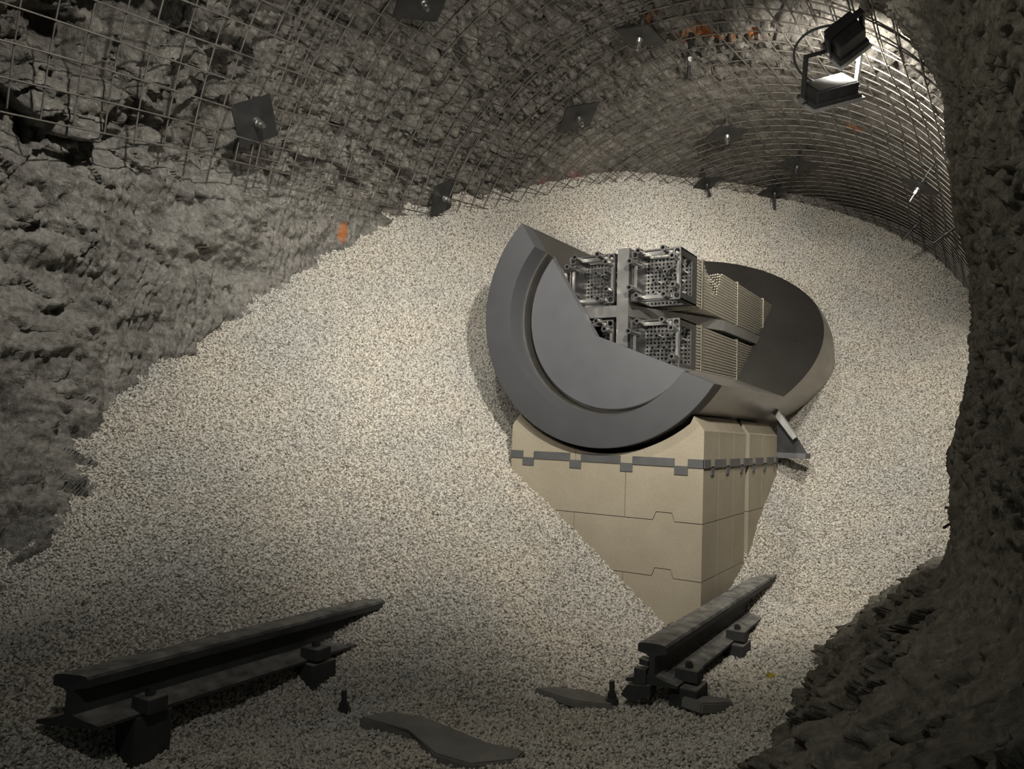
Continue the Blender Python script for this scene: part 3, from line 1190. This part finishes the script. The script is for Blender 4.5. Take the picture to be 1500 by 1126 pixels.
for si, (y0, y1) in enumerate(slices):
    wd = words[si]
    if si == 0:
        block('saddle_block', saddle_poly(FX0, -1.3115), y0, y1, 'beige saddle block under the canister, left half of the front slice')
        block('saddle_block', saddle_poly(-1.3095, FX1), y0, y1, 'beige saddle block under the canister, right half of the front slice')
    else:
        block('saddle_block', saddle_poly(FX0, FX1), y0, y1, 'beige saddle block under the canister, %s slice back from the front' % wd)
    tops = [-.1008, JZ[0], JZ[1], JZ[2]]
    bots = [JZ[0], JZ[1], JZ[2], JZ[3]]
    splits = [-1.098, -1.308, -1.100, -1.308]
    rn = ['top', 'middle', 'third', 'bottom']
    for r in range(4 if si < 2 else 3):
        zt, zb = tops[r] - (G if r else 0), bots[r] + G

        def poly(xa, xb):
            p = [(xa, zb)]
            if r < 3 and xa < -.99 < xb:
                p += [(-.988, zb), (-.976, zb + .030), (-.915, zb + .030), (-.904, zb)]
            p += [(xb, zb), (xb, zt)]
            if r > 0 and xa < -.99 < xb:
                p += [(-.904 - G, zt), (-.915 - G, zt + .030), (-.976 + G, zt + .030), (-.988 + G, zt)]
            p += [(xa, zt)]
            return p
        if si == 0:
            sp = splits[r]
            block('bentonite_block', poly(FX0, sp - .0011), y0, y1, 'beige pedestal block, %s row below the dark strip, front face left of the joint' % rn[r])
            block('bentonite_block', poly(sp + .0011, FX1), y0, y1, 'beige pedestal block, %s row below the dark strip, at the front corner' % rn[r])
        else:
            block('bentonite_block', poly(FX0, FX1), y0, y1, 'beige pedestal block, %s row below the dark strip, %s slice back on the side' % (rn[r], wd))

# crenellated dark strip: top part and lower tabs, standing 2 mm proud
b = bmesh.new()
XB = [-1.605, -1.547, -1.496, -1.333, -1.284, -1.120, -1.071, -.909, -.859, -.801]
for i in range(9):
    z0, z1 = ((TOPZ - .0305, TOPZ) if i % 2 == 0 else (TOPZ - .058, TOPZ - .0262))
    bx(b, XB[i], XB[i + 1], 2.606, 2.611, z0, z1)
YB = [2.606, 2.684, 2.737, 2.884, 2.940, 3.092, 3.148, 3.295, 3.349, 3.494, 3.559, 3.705, 3.746, 3.792]
for i in range(13):
    if i == 0 or i % 2 == 0:
        z0, z1 = TOPZ - .0305, TOPZ
        bx(b, -.8035, -.7985, YB[i], YB[i + 1], z0, z1)
    else:
        bx(b, -.8035, -.7985, YB[i] + .012, YB[i + 1] - .006, TOPZ - .058, TOPZ - .0262)
        bx(b, -.8035, -.7985, YB[i], YB[i + 1], TOPZ - .0305, TOPZ - .0262)
st = obj('joint_strip', b, M_strip)
tag(st, 'dark grey toothed strip running round the pedestal between its block rows', 'strip')

# steel bracket behind the pedestal
t = root('steel_bracket', 'dark steel triangular bracket sticking out behind the pedestal on the right', 'bracket', (-.80, 3.82, -.07))
b = bmesh.new()
prism(b, [(-.01, .02), (-.01, .235), (.015, .21), (.128, .024), (.128, .02)], 0, .012, 'y')
obj('gusset_plate', b, M_plate, t)
b = bmesh.new()
bx(b, -.02, .130, -.03, .10, -.006, .020)
obj('base_flange', b, M_strip, t)
b = bmesh.new()
prism(b, [(-.05, .25), (-.02, .262), (.092, .10), (.074, .085)], -.055, -.012, 'y')
obj('inclined_plate', b, M_alu, t)

# ---------------------------------------------------------------- rails


def rail_profile():
    """x,z relative to the rail centre, foot bottom at 0, height .130"""
    half = [(0.070, 0), (0.070, .009), (.030, .020), (.010, .030), (.008, .050), (.008, .088), (.016, .096), (.038, .101), (.039, .122), (.034, .129), (.020, .1315), (0, .132)]
    left = [(-x, z) for x, z in half[::-1]][1:]
    return half + left


def rail(label, xc, y0, y1, skew):
    t = root('rail', label, 'rail', (xc, y0, -.671))
    b = bmesh.new()
    pf = rail_profile()
    n = len(pf)
    NS = 14
    rings = []
    for k in range(NS + 1):
        f = k / NS
        rings.append([b.verts.new((x, (y1 - y0) * f + (1 - f) * skew * x, z * .84)) for x, z in pf])
    for k in range(NS):
        for i in range(n):
            b.faces.new((rings[k][i], rings[k][(i + 1) % n], rings[k + 1][(i + 1) % n], rings[k + 1][i]))
    b.faces.new(rings[0])
    b.faces.new(rings[-1][::-1])
    obj('rail_bar', b, M_rail, t, 35)
    return t


def rail_clip(label, x, y, z, s=.045, mirror=1, rz=0):
    t = root('rail_clip', label, 'rail clip', (x, y, z), (0, 0, R_(rz)), 'rail clips on the rail feet')
    b = bmesh.new()
    bx(b, -s * .62, s * .62, -s * .55, s * .55, 0, .034, None, .003)
    obj('clamp_plate', b, M_rail, t)
    b = bmesh.new()
    cyl(b, (0, 0, .033), (0, 0, .046), .012, 6)
    hd_ = obj('bolt_head', b, M_rail2, t)
    b = bmesh.new()
    cyl(b, (0, 0, .046), (0, 0, .050), .007, 10)
    obj('bolt_tip', b, M_rail2, hd_)
    return t


def sleeper_block(label, x0, x1, y0, y1, z0, z1, rz=0):
    b = bmesh.new()
    cx, cy = (x0 + x1) / 2, (y0 + y1) / 2
    bx(b, x0 - cx, x1 - cx, y0 - cy, y1 - cy, 0, z1 - z0, None, .005)
    o = obj('support_block', b, M_rail)
    o.location = (cx, cy, z0)
    o.rotation_euler = (0, 0, R_(rz))
    return tag(o, label, 'support block', 'steel support blocks under the rails')


RL, RR = -1.662, -.738
rail('dark steel rail on the left, its near end cut off above the gravel', RL, .912, 1.90, .42)
rail('dark steel rail on the right, running past the pedestal corner into the gravel', RR, 1.97, 3.36, .15)
sleeper_block('dark square block under the near end of the left rail', -1.668, -1.590, 1.025, 1.115, -.84, -.671, 0)
sleeper_block('dark square block under the far end of the left rail', -1.640, -1.560, 1.525, 1.615, -.82, -.671, 0)
rail_clip('rail clip with bolt nearest the viewer, on the left rail', -1.597, 1.060, -.664, .048, 1, 4)
rail_clip('rail clip with bolt at the far end of the left rail', -1.590, 1.560, -.664, .052, 1, 4)
sleeper_block('low dark block under the near clip of the right rail', -.70, -.620, 2.00, 2.10, -.78, -.671)
sleeper_block('low dark block under the far clip of the right rail', -.70, -.630, 2.52, 2.62, -.78, -.671)
rail_clip('rail clip with bolt on the near end of the right rail', -.662, 2.06, -.665, .052)
rail_clip('rail clip with bolt halfway along the right rail', -.664, 2.57, -.665, .050)
sleeper_block('small dark block wedged between the right rail and the pedestal foot', -.835, -.800, 2.36, 2.40, -.72, -.60)

t = root('rail_joint_plate', 'angled joint plate on the near end of the right rail, with pale triangular face', 'joint plate', (-.79, 1.955, -.71))
b = bmesh.new()
prism(b, [(-.012, .03), (.055, .04), (.055, .012), (.0, -.012), (-.03, 0.0)], 0, .05, 'y')
obj('lower_flange', b, M_rail, t)
b = bmesh.new()
prism(b, [(.006, .035), (.006, .078), (.040, .080), (.040, .040)], .004, .03, 'y')
obj('side_web', b, M_rail, t)
b = bmesh.new()
prism(b, [(.022, .092), (.022, .108), (.046, .104), (.046, .090)], .0, .03, 'y')
obj('upper_lug', b, M_rail, t)

# loose bits on the track bed


def slab(label, pts, z, th, dz=(0, 0, 0)):
    cx = sum(p[0] for p in pts) / len(pts)
    cy = sum(p[1] for p in pts) / len(pts)
    b = bmesh.new()
    prism(b, [(p[0] - cx, p[1] - cy) for p in pts], -th, 0, 'z')
    bmesh.ops.bevel(b, geom=b.edges[:], offset=.004, segments=2, affect='EDGES')
    o = obj('stone_slab', b, M_slab)
    o.location = (cx, cy, z)
    o.rotation_euler = [R_(v) for v in dz]
    return tag(o, label, 'slab', 'flat slabs lying in the gravel')


slab('large flat grey slab sunk in the gravel at the bottom centre', [(-1.27, 1.40), (-1.23, 1.475), (-1.13, 1.50), (-.95, 1.475), (-.855, 1.50), (-.85, 1.455), (-.92, 1.375), (-1.01, 1.365), (-1.13, 1.425)], -.712, .035, (2, 2, 0))
slab('flat grey slab in front of the near support block, at the bottom left', [(-1.53, .93), (-1.52, 1.03), (-1.44, 1.06), (-1.40, 1.02), (-1.43, .94)], -.765, .03, (-3, 4, 0))
slab('thin grey slab left of the right rail end, beside a bolt', [(-1.06, 1.89), (-1.02, 1.945), (-.93, 1.985), (-.85, 1.97), (-.83, 1.93), (-.93, 1.885)], -.729, .022, (0, 2, 0))
slab('wedge of dark slab under the clip of the right rail', [(-.66, 1.99), (-.61, 2.08), (-.56, 2.12), (-.545, 2.08), (-.60, 1.98)], -.70, .03, (-6, 4, 0))


def anchor(label, x, y, z):
    t = root('anchor_bolt', label, 'bolt', (x, y, z), (R_(4), 0, 0), 'anchor bolts standing in the gravel')
    b = bmesh.new()
    cyl(b, (0, 0, 0), (0, 0, .052), .0075, 14)
    obj('bolt_shaft', b, M_rail, t, 35)
    b = bmesh.new()
    cyl(b, (0, 0, .004), (0, 0, .020), .0135, 6)
    obj('nut', b, M_rail2, t)
    b = bmesh.new()
    cyl(b, (0, 0, -.01), (0, 0, .004), .018, 20)
    obj('washer', b, M_rail2, t, 35)


anchor('anchor bolt standing in the gravel right of the left rail', -1.403, 1.489, -.745)
anchor('anchor bolt standing in the thin slab beside the right rail end', -.845, 1.955, -.728)

# tiny yellow leaf
ty = NT('yellow_leaf')
M_leaf = ty.set(ty.ramp(ty.noise(200, 2), [(.3, (.55, .45, .03)), (.7, (.75, .65, .08))]), .6)
b = bmesh.new()
cv = b.verts.new((0, 0, .004))
ring = []
for i in range(10):
    a = 2 * math.pi * i / 10
    r = .015 if i % 2 == 0 else .008
    ring.append(b.verts.new((r * math.cos(a), r * math.sin(a), .003 * math.sin(3 * a))))
for i in range(10):
    b.faces.new((cv, ring[i], ring[(i + 1) % 10]))
ret = bmesh.ops.solidify(b, geom=b.faces[:], thickness=.001)
lf = obj('yellow_leaf', b, M_leaf)
lf.location = (-.505, 2.34, -.692)
lf.rotation_euler = (R_(35), R_(-10), 0)
tag(lf, 'tiny yellow leaf lying on the gravel right of the right rail', 'leaf')

# rebar stubs poking out of the near wall foot
for (p, q, lb) in (((-.02, 2.32, -.18), (-.060, 2.35, -.215), 'short rusty bar end poking from the near wall, lowest of three'),
                   ((-.01, 2.30, -.15), (-.055, 2.34, -.160), 'short rusty bar end poking from the near wall, middle of three'),
                   ((-.01, 2.30, -.06), (-.045, 2.33, -.070), 'short rusty bar end poking from the near wall, topmost of three')):
    b = bmesh.new()
    cyl(b, p, q, .004, 10)
    tag(obj('bar_end', b, M_plate, None, 35), lb, 'metal bar', 'bar ends in the near wall')
